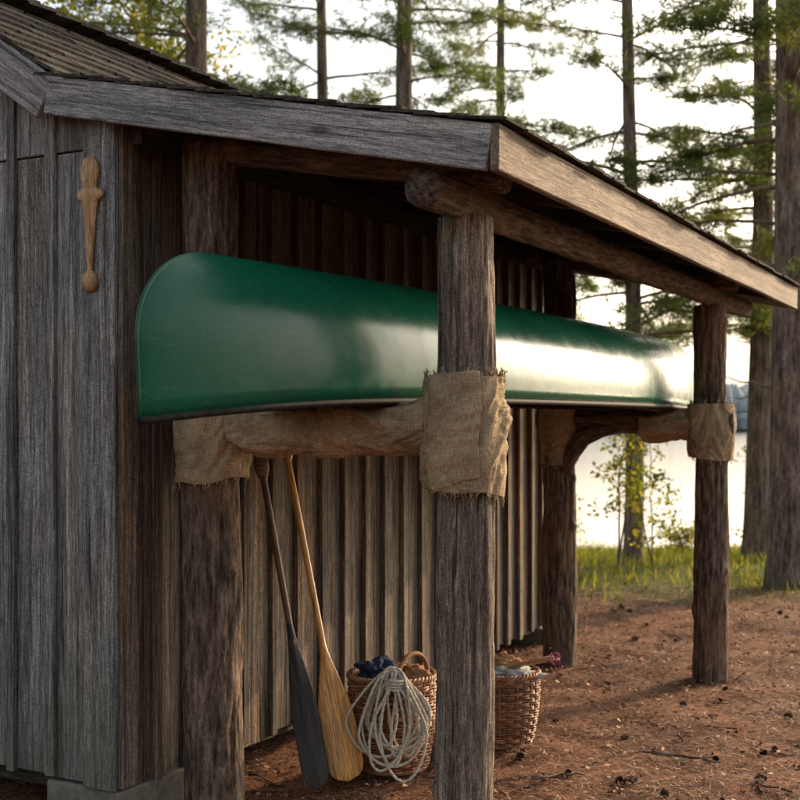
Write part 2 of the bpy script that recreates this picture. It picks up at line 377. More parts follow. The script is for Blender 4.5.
while v>LV:
    mb.board((v,BU-.012,Z0),(v,BU-.012,roofz(v)-.12),.196,.02,(1,0,0));mb.board((v-.1,BU+.012,Z0),(v-.1,BU+.012,roofz(v-.1)-.13),.045,.02,(1,0,0));v-=.2
mb.build('rear_walls',[M_side],shed)
mb=MB()
for (a,b) in (((WV-.07,FU+.05),(WV-.07,BU-.05)),((LV+.07,FU+.05),(LV+.07,BU-.05)),((WV-.1,FU+.08),(LV+.1,FU+.08)),((WV-.1,BU-.08),(LV+.1,BU-.08))):
    mb.board((*a,.16),(*b,.16),.12,.1,(0,0,1))
mb.board(((WV+LV)/2,FU+.15,.1),((WV+LV)/2,BU-.15,.1),2.0,.04,(1,0,0))
mb.build('sill_beams',[M_dark],shed)  # recessed dark sills added to stand for shade in the open gap below the walls
def rblock(mb,v0,v1,u0,u1,z0,z1,n=6):
    c=np.array([(v0+v1)/2,(u0+u1)/2,(z0+z1)/2])
    mb.board((c[0],u0,c[2]),(c[0],u1,c[2]),v1-v0,z1-z0,(1,0,0),n,warp=.003)
mb=MB()
rblock(mb,-1.62,-1.245,-.33,.18,-.06,.139);rblock(mb,-1.5,-1.2,3.9,4.18,-.06,.12);rblock(mb,-3.5,-3.2,-.3,0,-.06,.139);rblock(mb,-3.5,-3.2,3.9,4.18,-.06,.139);rblock(mb,-1.5,-1.29,1.8,2.1,-.06,.12)
mb.build('foundation_blocks',[M_con],shed,bevel=.01)
# roof
mb=MB()
U0,U1=-.4,4.62
nb=9
for k in range(nb):  # lean-to deck boards running along u
    a=.275-(1.8/nb)*k;b2=a-(1.8/nb)+.006
    mb.board((a,(U0+U1)/2,roofz(a)-.016),(b2,(U0+U1)/2,roofz(b2)-.016),U1-U0-.05,.02,(0,1,0))
mb.board((-1.545,(U0+U1)/2,2.81-.016),(-2.39,(U0+U1)/2,3.387-.016),U1-U0-.05,.02,(0,1,0))
mb.board((-2.39,(U0+U1)/2,3.387-.016),(-3.75,(U0+U1)/2,roofz(-3.75)-.016),U1-U0-.05,.02,(0,1,0))
mb.build('roof_deck',[M_dark],shed)
mb=MB()
for k in range(7):
    u=.55+k*.62
    mb.board((.24,u,roofz(.24)-.075),(-1.25,u,roofz(-1.25)-.075),.045,.09,(0,1,0))
mb.board((-1.2,FU+.02,2.6),(-1.2,BU,2.6),.05,.12,(1,0,0))
mb.build('rafters',[M_dark],shed)
mb=MB()
def fb(a,b,h,th,seg=6,r=None): # fascia board hanging below top line a-b
    a=np.array(a,float);b=np.array(b,float);a[2]-=h/2;b[2]-=h/2
    mb.board(a,b,h,th,(0,0,1),seg,r=r,warp=.0012)
fb((.272,U0+.0,2.42),(-1.539,U0,2.81),.142,.03,r=.55)
fb((-1.543,U0,2.81),(-2.39,U0,3.387),.165,.03,r=.35)
fb((-2.392,U0,3.387),(-3.75,U0,roofz(-3.75)),.165,.03,r=.6)
fb((.272,U1,2.42),(-1.539,U1,2.81),.142,.03);fb((-1.543,U1,2.81),(-2.39,U1,3.387),.165,.03);fb((-2.392,U1,3.387),(-3.75,U1,roofz(-3.75)),.165,.03)
mb.build('rake_fascia',[M_fascia],shed,bevel=.004)
mb=MB();fb((.29,U0-.015,2.42),(.29,U1+.015,2.42),.145,.03,10,r=.6);fb((-3.77,U0,roofz(-3.75)),(-3.77,U1,roofz(-3.75)),.14,.03,10)
mb.build('eave_fascia',[M_fasciaw],shed,bevel=.004)
mb=MB()
def shing(va,za,vb,zb,over=.035,off=.014,th=.009):
    a=np.array([va,za]);b=np.array([vb,zb]);d=b-a;L=np.linalg.norm(d);d/=L;n=np.array([-d[1],d[0]]);
    if n[1]<0:n=-n
    t_=-over;row=0
    while t_<L-.02:
        u=U0-.028+rng.uniform(0,.012)
        first=True
        while u<U1+.03:
            w=rng.uniform(.11,.2)*(.5 if first and row%2 else 1);first=False;w=min(w,U1+.04-u)
            if w<.02: break
            t0=t_+rng.uniform(-.012,.012);t1=min(t_+.2,L)
            p0=a+d*t0+n*(off+rng.uniform(-.002,.004));p1=a+d*t1+n*.004
            mb.board((p0[0],u+w/2,p0[1]),(p1[0],u+w/2,p1[1]),w-.004,th,(0,1,0))
            u+=w
        t_+=.125;row+=1
shing(.30,2.42,-1.6,2.42+.214*1.88)
shing(-1.50,2.80,-2.41,3.40,0.0,.02,.013)
shing(-3.78,roofz(-3.78),-2.38,3.39,.03,.02,.013)
k=U0
while k<U1:
    mb.board((-2.39,k,3.425),(-2.39,k+.24,3.44),.16,.015,(1,0,0));k+=.17
mb.build('roof_shingles',[M_sh],shed)
# posts
def log(mb,a,b,r0,r1,seg=120,S=56,amp=.006,fis=.006,seed=0,m=0,kn=5):
    a=np.array(a,float);b=np.array(b,float);q=np.linspace(0,1,seg);P=a+(b-a)*q[:,None];L=np.linalg.norm(b-a)
    d=(b-a)/L;sd=np.cross(d,(.3,.8,.2));sd/=np.linalg.norm(sd)
    P=P+sd*(np.sin(q*5+seed)*.006)[:,None]
    R=np.zeros((seg,S));an=np.arange(S)/S*2*math.pi
    ks=[(random.random()*L,random.random()*6.28,random.uniform(.02,.04)) for _ in range(kn)]
    for i in range(seg):
        r=r0+(r1-r0)*q[i];s_=q[i]*L
        for j in range(S):
            x=math.cos(an[j]);y=math.sin(an[j])
            v=amp*mnoise.noise(Vector((x*1.3+seed,y*1.3,s_*2.5)))*2
            f=mnoise.noise(Vector((x*7+seed,y*7,s_*2.2)))
            v-=fis*max(0,1-abs(f)*6)
            v+=.0025*mnoise.noise(Vector((x*14,y*14+seed,s_*14)))
            for (ks_,ka,kr) in ks:
                da=(an[j]-ka+math.pi)%(2*math.pi)-math.pi
                dd=math.hypot(s_-ks_,da*r)
                if dd<kr: v+=.011*(1-(dd/kr)**2)
            R[i,j]=r+v
    mb.tube(P,R,S,m=m,r=.6,ref=(0,1,0) if abs(d[2])>.5 else (0,0,1))
for nm,(a,b,r0,r1,mt,sd) in {'outer_post':((0,0,-.1),(.005,0,2.215),.104,.098,M_logG,1),'inner_post':((-1.07,0,-.1),(-1.085,0,2.58),.118,.108,M_bark,5),
   'outer_rear_post':((0,3.5,-.1),(0,3.5,2.215),.104,.094,M_bark,9),'inner_rear_post':((-.95,3.5,-.1),(-.97,3.5,2.55),.112,.10,M_bark,13)}.items():
    mb=MB();log(mb,a,b,r0,r1,160,72,.006,.010 if mt is M_logG else .013,sd,kn=9);mb.build(nm,[mt],shed,smooth=True)
mb=MB();log(mb,(0,-.335,2.268),(0.0,4.4,2.275),.066,.06,160,36,.004,.005,21);log(mb,(.16,.0,2.33),(-1.25,.0,2.61),.05,.055,60,28,.004,.004,23)
log(mb,(.16,3.5,2.33),(-1.25,3.5,2.61),.05,.055,60,28,.004,.004,24);mb.build('eave_log_beam',[M_bark],shed,smooth=True)
mb=MB();log(mb,(-1.18,0,1.515),(.12,0,1.515),.068,.066,60,28,.004,.004,31);log(mb,(-1.1,3.5,1.53),(.14,3.5,1.51),.072,.066,60,28,.006,.006,33)
mb.tube([(-.93,3.46,1.2),(-.86,3.44,1.32),(-.78,3.44,1.42),(-.66,3.46,1.47),(-.5,3.48,1.49)],[.05,.055,.055,.045,.03],14)
mb.build('canoe_rack_beams',[M_bark],shed,smooth=True)

# ---------------------------------------------------------------- canoe
canoe=empty('canoe')
CV=-.52;ua,ub=-1.12,5.05;Wc=.41;zk=2.055;n_=2.5
NS,NQ=121,26
def canoe_pts():
    P=np.zeros((2*NQ-1,NS,3))
    for iq in range(2*NQ-1):
        th=(iq/(2*NQ-2))*math.pi
        cs=math.cos(th);q=abs(math.sin(th))**(2/n_);gq=math.copysign(abs(cs)**(2/n_),cs)
        q0=.42;qq=max(0,(q-q0)/(1-q0));cut=.36*(1-math.sqrt(max(0,1-qq**2.2)))
        cut2=.03*(1-q)
        for k in range(NS):
            s=-math.cos(math.pi*k/(NS-1))
            s=math.copysign(abs(s)**.85,s)
            c=(ua+ub)/2;hl=(ub-ua)/2-cut-cut2
            u=c+s*hl
            f=max(0,1-abs(s)**2.3)**.85
            tum=1-.06*(1-q)**2*f
            sh=.075*abs(s)**5
            zg=1.607-sh+.03*(u-c)/3*.5
            zkk=zk+.018*(u-c)/3-.01*abs(s)**6
            P[iq,k]=(CV+gq*(Wc*f*tum),u,zg+q*(zkk-zg))
    return P
P=canoe_pts()
mb=MB();mb.grid(P);ob=mb.build('hull',[M_hull,M_hin],canoe,smooth=True)
q=ob.modifiers.new('s','SOLIDIFY');q.thickness=.008;q.offset=0;q.material_offset=1
mb=MB()
for sgn,row in((1,P[0]),(-1,P[-1])):
    path=row.copy();path[:,2]-=.004
    mb.tube(path[::2],.0125,8)
mb.build('gunwales',[M_blk],canoe,smooth=True)
mb=MB()
for kk,w_ in ((26,.2),(45,.06),(60,.06),(78,.06),(96,.2)):
    a=P[0][kk];b=P[-1][kk];ins=.006 if w_<.1 else .035
    mb.board((a[0]-ins,a[1],a[2]+.02),(b[0]+ins,b[1],b[2]+.02),w_,.018,(0,1,0))
mb.build('thwarts_and_seats',[M_padd],canoe,bevel=.004)
mb=MB()
for e,o in((0,1),(-1,-1)):
    pts=[P[i][e]+np.array([0,-.003*o,0]) for i in range(0,NQ-1)]
    mb.tube(pts,.006,6)
mb.build('stem_bands',[M_hull],canoe,smooth=True)

# ---------------------------------------------------------------- burlap
def sleeve(mb,cfun,L,rad,n1=90,n2=110,seed=0,amp=.008,lowfun=None,thr=60,gs=.12):
    P=np.zeros((n1,n2,3));G=np.zeros((n1,n2,3))
    for i in range(n1):
        for j in range(n2):
            an=j/n2*2*math.pi;t=i/(n1-1)
            if lowfun: t=t*lowfun(an)
            c,e1,e2=cfun(t)
            x=math.cos(an);y=math.sin(an)
            z_=t*L+.25*mnoise.noise(Vector((x*1.1+seed,y*1.1,t*L*2)))   # slanted creases
            wr=amp*(mnoise.noise(Vector((x*1.6+seed,y*1.6,z_*9)))+.9*(.35-abs(mnoise.noise(Vector((x*1.2+seed,y*1.2,z_*22+3)))))+.35*mnoise.noise(Vector((x*7,y*7+seed,z_*40))))
            r=rad(t,an)+wr
            P[i,j]=np.array(c)+r*(np.array(e1)*x+np.array(e2)*y)
            G[i,j]=(an*gs+seed,t*L,0)
    mb.grid(P,G,r=.5,closeu=True)
    for row,sg in((-1,1),(0,-1)):
        for k in range(thr):
            j=random.randrange(n2);p=P[row,j]
            dd=(P[-1,j]-P[-2,j]) if row==-1 else (P[0,j]-P[1,j]);dd=dd/np.linalg.norm(dd)
            l_=random.uniform(.006,.03);q=p+dd*l_+rng.normal(0,.004,3)
            mb.tube([p,(p+q)/2+rng.normal(0,.003,3),q],.0009,4)
def vert(cx,cy,z0,z1):
    return lambda t:((cx,cy,z0+(z1-z0)*t),(1,0,0),(0,1,0))
mb=MB()
sleeve(mb,vert(-.005,0,1.665,1.25),.42,lambda t,a:.124+.014*math.sin(t*3.1)+.012*math.cos(a-math.pi)**2*(1-t)+.006*t,seed=1,amp=.02,lowfun=lambda a:.94+.045*math.cos(a-.3)+.02*math.sin(3*a),thr=90)
Pq=np.zeros((60,34,3));Gq=np.zeros((60,34,3))
for i in range(60):
    for j in range(34):
        t=i/59;q=j/33;a=-2.05+q*1.25+.03*math.sin(t*7)
        r=.142+.016*math.sin(t*3.1)+.010*q**3+.012*mnoise.noise(Vector((q*2,t*5,4)))+.01*(.3-abs(mnoise.noise(Vector((q*1.2+7,t*8,9)))))
        z=1.67-.415*t*(.93+.06*math.sin(a*2))+.012*q
        Pq[i,j]=(r*math.cos(a)-.005,r*math.sin(a),z);Gq[i,j]=(a*.13+3,t*.42,0)
mb.grid(Pq,Gq,r=.5)
mb.build('burlap_wrap',[M_bur],local=True,smooth=True,solid=.003)
mb=MB()
def sag(t):
    v=-.96+.85*t;z=1.512-.022*math.sin(math.pi*t)**.8-.012*math.sin(t*9);return ((v,-.0,z),(0,1,0),(0,0,1))
sleeve(mb,sag,.85,lambda t,a:.088+.016*max(0,-math.sin(a))*math.sin(math.pi*t)+.006*math.sin(t*14),n1=110,n2=80,seed=4,amp=.02,thr=20,gs=.09)
mb.build('burlap_wrap',[M_bur],local=True,smooth=True,solid=.003)
mb=MB()
sleeve(mb,vert(-1.075,0,1.61,1.27),.34,lambda t,a:.136+.008*math.sin(t*4)+.004*t,seed=8,amp=.016,lowfun=lambda a:.93+.05*math.cos(a+2.0)+.02*math.sin(4*a),thr=60)
mb.build('burlap_wrap',[M_bur],local=True,smooth=True,solid=.003)
mb=MB()
sleeve(mb,vert(0,3.5,1.625,1.28),.34,lambda t,a:.13+.01*math.sin(t*4),seed=12,amp=.018,lowfun=lambda a:.93+.05*math.cos(a+.6),thr=40)
mb.build('burlap_wrap',[M_bur],local=True,smooth=True,solid=.003)
mb=MB()
sleeve(mb,lambda t:((-.42+.33*t,3.5,1.50-.01*math.sin(t*6)),(0,1,0),(0,0,1)),.33,lambda t,a:.086+.01*max(0,-math.sin(a)),n1=50,n2=60,seed=14,amp=.018,thr=30,gs=.09)
mb.build('burlap_wrap',[M_bur],local=True,smooth=True,solid=.003)
mb=MB()
sleeve(mb,vert(-.96,3.5,1.62,1.24),.36,lambda t,a:.125+.008*math.sin(t*5),seed=17,amp=.014,lowfun=lambda a:.92+.06*math.cos(a+1.6),thr=40)
mb.build('burlap_wrap',[M_bur],local=True,smooth=True,solid=.003)

# ---------------------------------------------------------------- paddles (world coordinates)
def paddle(top,bot,shaftmat,blademat,bl,bw):
    e=empty('canoe_paddle',False)
    top=np.array(top);bot=np.array(bot);d=bot-top;L=np.linalg.norm(d);d/=L
    nrm=np.array([.15,-1,.0]);nrm-=d*np.dot(nrm,d);nrm/=np.linalg.norm(nrm);s=np.cross(d,nrm)
    mb=MB();q=np.linspace(.05,L-bl+.12,20);mb.tube(top+d*q[:,None],.0145,14,r=.5);mb.build('shaft',[shaftmat],e,smooth=True)
    mb=MB();ts=np.linspace(0,.12,16);n=18;Pg=np.zeros((16,n,3))
    for i,tt in enumerate(ts):
        x=tt/.12;w=.0145+.022*math.sin(min(1,x*1.05)*math.pi)**.7*(1-x)**.3 if 0<x<1 else (.003 if x==0 else .0145)
        if i==1:w=.024
        th=max(.003 if i==0 else .0145,w*.55)
        for j in range(n):
            a=j/n*6.2832;Pg[i,j]=top+d*tt+s*w*math.cos(a)+nrm*th*math.sin(a)
    mb.grid(Pg,closeu=True,r=.6);mb.build('grip',[shaftmat],e,smooth=True)
    mb=MB();m_=40;n=24;Pb=np.zeros((m_,n,3));G=np.zeros((m_,n,3))
    for i in range(m_):
        x=i/(m_-1)
        w=.0145+(bw/2-.0145)*min(1,(math.sin(min(x/.62,1)*math.pi/2))**1.6)
        if x>.86: w*=math.sqrt(max(0.002,1-((x-.86)/.14)**2.4))
        th=.0145*(1-x)**1.2+.0045
        if x>.97: th*=.6
        for j in range(n):
            a=j/n*6.2832;cx=math.cos(a);sy=math.sin(a)
            ridge=th*(abs(sy)**1)*(.45+.55*(1-abs(cx))**1.5) if x>.1 else th*abs(sy)
            Pb[i,j]=top+d*(L-bl+bl*x)+s*w*cx+nrm*math.copysign(ridge,sy)
            G[i,j]=(bl*x,w*cx,ridge)
    mb.grid(Pb,G+3.3,closeu=True,r=.6);mb.build('blade',[blademat],e,smooth=True)
tp=W(-1.215,.71,1.447);paddle(tp,W(-.80,.57,.012),M_pad,M_pad,.58,.155)
tp=W(-1.215,.52,1.375);paddle(tp,W(-.86,.43,.008),M_padd,M_bbl,.68,.115)

# ---------------------------------------------------------------- baskets (world coordinates)
def basket(cx,cy,rt,rb,h,ns=26,rows=17):
    e=empty('wicker_basket',False);z0=.01
    mb=MB()
    def rad(z): q=z/h;return rb+(rt-rb)*q+.012*math.sin(q*math.pi)
    for r_ in range(rows):
        z=.02+(h-.035)*r_/(rows-1);hh=(h-.035)/(rows-1)*.55
        a=np.linspace(0,2*math.pi,ns*6,endpoint=False);ph=math.pi*(r_%2)
        for dz in (-.25,.25):
            R=rad(z)+.0065*np.cos(a*ns/1.0*.5*1.0+ph)+rng.normal(0,.0006,len(a))
            P=np.stack([cx+R*np.cos(a),cy+R*np.sin(a),z0+z+dz*hh*2*.9+rng.normal(0,.0006,len(a))],-1)
            mb.tube(P,hh*.42,6,closed=True,r=rng.uniform(0,1))
    mb.build('weave',[M_wick],e,smooth=True)
    mb=MB()
    for k in range(ns):
        a=2*math.pi*(k+.0)/ns
        zz=np.linspace(.0,h,8);mb.tube([(cx+rad(z)*math.cos(a),cy+rad(z)*math.sin(a),z0+z) for z in zz],.0035,6)
    mb.build('stakes',[M_wick],e,smooth=True)
    mb=MB();a=np.linspace(0,2*math.pi,160,endpoint=False)
    for k in range(3):
        ph=k*2.094;R=rad(h)+.008*np.cos(a*17+ph);P=np.stack([cx+R*np.cos(a),cy+R*np.sin(a),z0+h+.008*np.sin(a*17+ph)],-1);mb.tube(P,.0075,7,closed=True)
    R=rb;P=np.stack([cx+R*np.cos(a),cy+R*np.sin(a),z0+.006+0*a],-1);mb.tube(P,.008,7,closed=True)
    mb.build('rim',[M_wick],e,smooth=True)
    mb=MB();Pn=np.array([[(cx+r*math.cos(t),cy+r*math.sin(t),z0+.01) for t in np.linspace(0,6.283,40)] for r in (.001,rb)]);mb.grid(Pn)
    Pn=np.array([[(cx+(rad(z)-.012)*math.cos(t),cy+(rad(z)-.012)*math.sin(t),z0+z) for t in np.linspace(0,6.283,40)] for z in (.005,h*.5,h*.97)]);mb.grid(Pn)
    mb.build('base',[M_dark],e)
    return e
def blob(mb,c,s,amp,seed,n=28,m=0):
    P=np.zeros((n,n*2,3))
    for i in range(n):
        th=math.pi*i/(n-1)
        for j in range(n*2):
            ph=math.pi*j/n;x,y,z=math.sin(th)*math.cos(ph),math.sin(th)*math.sin(ph),math.cos(th)
            r=1+amp*mnoise.noise(Vector((x*1.7+seed,y*1.7,z*1.7)))+amp*.7*abs(mnoise.noise(Vector((x*4+seed,y*4,z*4))))
            P[i,j]=(c[0]+s[0]*x*r,c[1]+s[1]*y*r,c[2]+s[2]*z*r)
    mb.grid(P,closeu=True,m=m)
B1=(-.035,5.33);basket(B1[0],B1[1],.185,.15,.40)
B2=(.475,5.74);basket(B2[0],B2[1],.175,.14,.33)
mb=MB();pts=[]
for k in range(24):
    a=math.pi*k/23;pts.append((B1[0]+.09+.065*math.cos(a)*1.0,B1[1]-.05+.09*math.cos(a),.41+.10*math.sin(a)))
mb.tube(pts,.011,8);mb.build('basket_handle',[M_ora],smooth=True)
e=empty('folded_clothes',False)
mb=MB();blob(mb,(B1[0]-.07,B1[1]-.02,.42),(.085,.08,.05),.8,3);mb.build('navy_shirt',[M_blue],e,smooth=True)
mb=MB();blob(mb,(B1[0]+.05,B1[1]+.02,.40),(.11,.1,.04),.7,5);mb.build('canvas_bag',[M_ora],e,smooth=True)
e=empty('folded_towel',False)
mb=MB();blob(mb,(B2[0]+.05,B2[1]-.03,.335),(.10,.09,.03),.8,8);mb.build('cloth',[M_white],e,smooth=True)
mb=MB();blob(mb,(B2[0]-.02,B2[1]+.04,.37),(.1,.06,.04),.7,11);mb.build('tan_bundle',[M_ora],e,smooth=True)
e=empty('flowering_branch',False)
mb=MB()
mb.tube([(B2[0]-.06,B2[1]-.02,.34),(B2[0]+.06,B2[1]-.04,.38),(B2[0]+.19,B2[1]-.06,.40),(B2[0]+.27,B2[1]-.06,.41)],[.012,.011,.009,.006],8)
mb.tube([(B2[0]+.0,B2[1]-.05,.35),(B2[0]+.12,B2[1]-.09,.40),(B2[0]+.22,B2[1]-.1,.43)],[.009,.008,.005],8);mb.build('stems',[M_carv],e,smooth=True)
mb=MB()
for k in range(60):
    c=np.array([B2[0]+.24,B2[1]-.08,.415])+rng.normal(0,.018,3);a=rng.normal(0,1,3);a/=np.linalg.norm(a);b_=np.cross(a,rng.normal(0,1,3));b_/=np.linalg.norm(b_);r_=.010
    mb.add([c-a*r_,c+b_*r_*.5,c+a*r_,c-b_*r_*.5],[[0,1,2,3]])
mb.build('petals',[M_pink],e)
# rope coil (hung over the near basket's rim)
path=[];nl=14
bx,by=B1[0]-.0,B1[1]-.215
for l_ in range(nl):
    big=l_%3
    cx=rng.uniform(-.05,.05);aw=(rng.uniform(.045,.08),rng.uniform(.09,.12),rng.uniform(.13,.16))[big];ah=rng.uniform(.15,.22);cz=.46-ah+rng.uniform(-.01,.02);dp=rng.uniform(-.045,.02);tl=rng.uniform(-.2,.2)
    for k in range(110):
        a=2*math.pi*k/110+math.pi/2;q=k/110
        path.append((cx,cz,aw,ah,dp,tl,a,q))
arr=np.array(path);ker=np.hanning(41);ker/=ker.sum()
for c_ in range(6):
    pd=np.pad(arr[:,c_],20,mode='edge');arr[:,c_]=np.convolve(pd,ker,'valid')
pts=[]
for i_,(cx,cz,aw,ah,dp,tl,a,q) in enumerate(arr):
    x=aw*math.cos(a);z=ah*math.sin(a)
    x*=(.42+.58*min(1,(1-(z/ah))/1.2)) 
    xr=x*math.cos(tl)-z*math.sin(tl);zr=x*math.sin(tl)+z*math.cos(tl)
    zz=max(.012,cz+zr+.010*mnoise.noise(Vector((i_*.03,1,1))))
    pts.append((bx+cx*(1-.6*max(0,z/ah))+xr+.022*mnoise.noise(Vector((i_*.025,5,2))),by+dp-.05*(1-zz/.45)+.05*max(0,(zz-.38)/.1)+.02*abs(x)/.16,zz))
for k in range(260):
    a=k/260*2*math.pi*4;pts.append((bx+.012+.04*math.cos(a),by+.005+.035*math.sin(a),.44-.05*k/260))
pts=np.array(pts)
sl=np.concatenate([[0],np.cumsum(np.linalg.norm(np.diff(pts,axis=0),axis=1))]);ns=np.arange(0,sl[-1],.0055)
pts=np.stack([np.interp(ns,sl,pts[:,i]) for i in range(3)],-1)
S=10;an=np.arange(S)/S*2*math.pi
R=.0058*(1+.16*np.cos(3*an[None,:]+ns[:,None]*2*math.pi/.028*1.0))
mb=MB();mb.tube(pts,R,S);mb.build('rope_coil',[M_rope],smooth=True)

# carved spoon on the front wall (local)
mb=MB();cu=FU-.035
vc=-1.375
prof=[(2.50,.004,.004),(2.497,.018,.012),(2.485,.033,.016),(2.465,.042,.019),(2.445,.044,.02),(2.42,.040,.02),(2.395,.032,.018),(2.382,.028,.016),(2.376,.056,.016),(2.366,.066,.018),(2.352,.066,.018),(2.342,.056,.016),(2.336,.036,.017),(2.32,.034,.016),(2.27,.028,.015),(2.16,.016,.013),(2.09,.010,.010),(2.075,.010,.01),(2.068,.024,.018),(2.055,.034,.024),(2.035,.038,.027),(2.015,.034,.024),(2.0,.022,.016),(1.995,.004,.004)]
n=24;P=np.zeros((len(prof),n,3));G=np.zeros((len(prof),n,3))
for i,(z,w,th) in enumerate(prof):
    for j in range(n):
        a=j/n*6.2832;P[i,j]=(vc+w*math.cos(a),cu+th*math.sin(a),z);G[i,j]=(z,w*math.cos(a),th*math.sin(a))
mb.grid(P,G,r=.7,closeu=True);ob=mb.build('carved_wooden_spoon',[M_carv],local=True,smooth=True)
q=ob.modifiers.new('s','SUBSURF');q.levels=1;q.render_levels=2

# ---------------------------------------------------------------- trees
def needles(mb,pos,dr,rn,K,ln,w,m):
    N=len(pos);pos=np.repeat(pos,K,0);dr=np.repeat(dr,K,0);rn=np.repeat(rn,K)
    rv=rng.normal(0,1,(N*K,3));rv/=np.linalg.norm(rv,axis=1)[:,None]
    d=dr*.65+rv*.8;d/=np.linalg.norm(d,axis=1)[:,None]
    sd=np.cross(d,rng.normal(0,1,(N*K,3)));sd/=np.linalg.norm(sd,axis=1)[:,None]
    b=pos-dr*rng.uniform(0,.1,(N*K,1));l_=ln*rng.uniform(.6,1.15,(N*K,1))
    V=np.stack([b-sd*w/2,b+sd*w/2,b+d*l_],1).reshape(-1,3)
    mb.add(V,np.arange(3*N*K).reshape(-1,3),None,np.repeat(np.clip(rn+rng.normal(0,.1,N*K),0,1),3),m)
def pine_mesh(h,r0,cb,Lmax,seed,lean=(0,0),K=7,wh=.42,dead=8,dens=.95):
    global rng
    rng=np.random.default_rng(seed);mb=MB()
    zs=np.linspace(-.15,h,60);ph=rng.uniform(0,6)
    def tr(z): return np.array([lean[0]*z+.05*math.sin(z*.5+ph),lean[1]*z+.05*math.cos(z*.4+ph),z])
    S=24;an=np.arange(S)/S*6.283
    R=np.array([[ (r0*(1-max(z,0)/h)**.8+.012)*(1+.25*math.exp(-max(z,0)*5))*(1+.05*mnoise.noise(Vector((math.cos(a)*2,math.sin(a)*2,z*2+seed)))) for a in an] for z in zs])
    mb.tube([tr(z) for z in zs],R,S,r=.5)
    T=[];D=[];RN=[]
    def limb(z,ang,l,leafy=True,rad=.03):
        o=np.array([math.cos(ang),math.sin(ang),0]);base=tr(z);rise=rng.uniform(.0,.35);dr=rng.uniform(.15,.55)
        P=[];
        for k in range(8):
            t=k/7;P.append(base+o*l*t+np.array([0,0,l*(rise*t-dr*t*t+.12*t**3)])+rng.normal(0,.015*l**.5,3)*t)
        P=np.array(P);mb.tube(P,np.linspace(rad,.005,8),6,caps=False,r=.4)
        bright=rng.uniform(.1,.8)
        nsub=int(l*11*dens) if leafy else int(l*2)
        for k in range(nsub):
            t=rng.uniform(.2,1);p=np.array([np.interp(t,np.linspace(0,1,8),P[:,c]) for c in range(3)])
            sa=ang+rng.choice([-1,1])*rng.uniform(.4,1.2);sl=rng.uniform(.2,.6)*(1.15-t*.5)
            sd=np.array([math.cos(sa),math.sin(sa),rng.uniform(-.25,.25)]);q=p+sd*sl
            mid=(p+q)/2+np.array([0,0,rng.uniform(-.03,.02)])
            mb.tube([p,mid,q],[.006,.004,.003],3,caps=False,r=.4)
            if leafy:
                for f in (.3,.5,.7,.85,1.0):
                    for jx in range(2):
                        T.append(p+(q-p)*f+rng.normal(0,.045,3));dd=sd+rng.normal(0,.4,3)+np.array([0,0,.2]);D.append(dd/np.linalg.norm(dd));RN.append(np.clip(bright+rng.normal(0,.15),0,1))
        if leafy:
            for k in range(3): T.append(P[-1]);D.append(o);RN.append(bright)
    z=cb
    while z<h-.3:
        f=(z-cb)/(h-cb)
        for k in range(rng.integers(2,5)):
            l=Lmax*(1-f)**.75*rng.uniform(.55,1.1)*(.6+.4*min(1,f*5+.2))
            limb(z+rng.uniform(-.12,.12),rng.uniform(0,6.283),max(.3,l),True,.010+.016*l/Lmax)
        z+=wh*rng.uniform(.7,1.3)*(1 if z<7.5 else 2.8)
    for k in range(dead): limb(rng.uniform(cb*.45,cb+1.5),rng.uniform(0,6.283),rng.uniform(.4,1.2),False,.010)
    needles(mb,np.array(T),np.array(D),np.array(RN),K,.115,.010,1)
    ob=mb.build('pine_tree',[M_pbark,M_need],smooth=True);return ob
def put(ob,x,y,rot=0,s=1.0,first=True):
    if not first:
        o2=bpy.data.objects.new('pine_tree',ob.data);SC.collection.objects.link(o2);ob=o2
    ob.location=(x,y,gnd(x,y)-.02);ob.rotation_euler=(0,0,rot);ob.scale=(s,s,s);return ob
T1=put(pine_mesh(13,.175,2.9,2.7,101,(-.012,0),dead=8),3.66,11.4)
T2=put(pine_mesh(12,.10,2.4,2.3,102,wh=.42,dead=8),2.68,14.2)
T3=put(pine_mesh(13.5,.16,3.1,2.8,103,wh=.45,dead=8),-2.15,13.2)
put(T3,4.2,14.3,2.1,.92,False)
put(T3,.03,15.2,4.0,.95,False)
put(T2,-1.12,17.2,1.1,1.1,False)
put(T1,5.6,17.6,1.9,.95,False)
put(T1,-5.5,15.5,.7,1.0,False);put(T2,1.6,18.6,5.5,1.05,False)
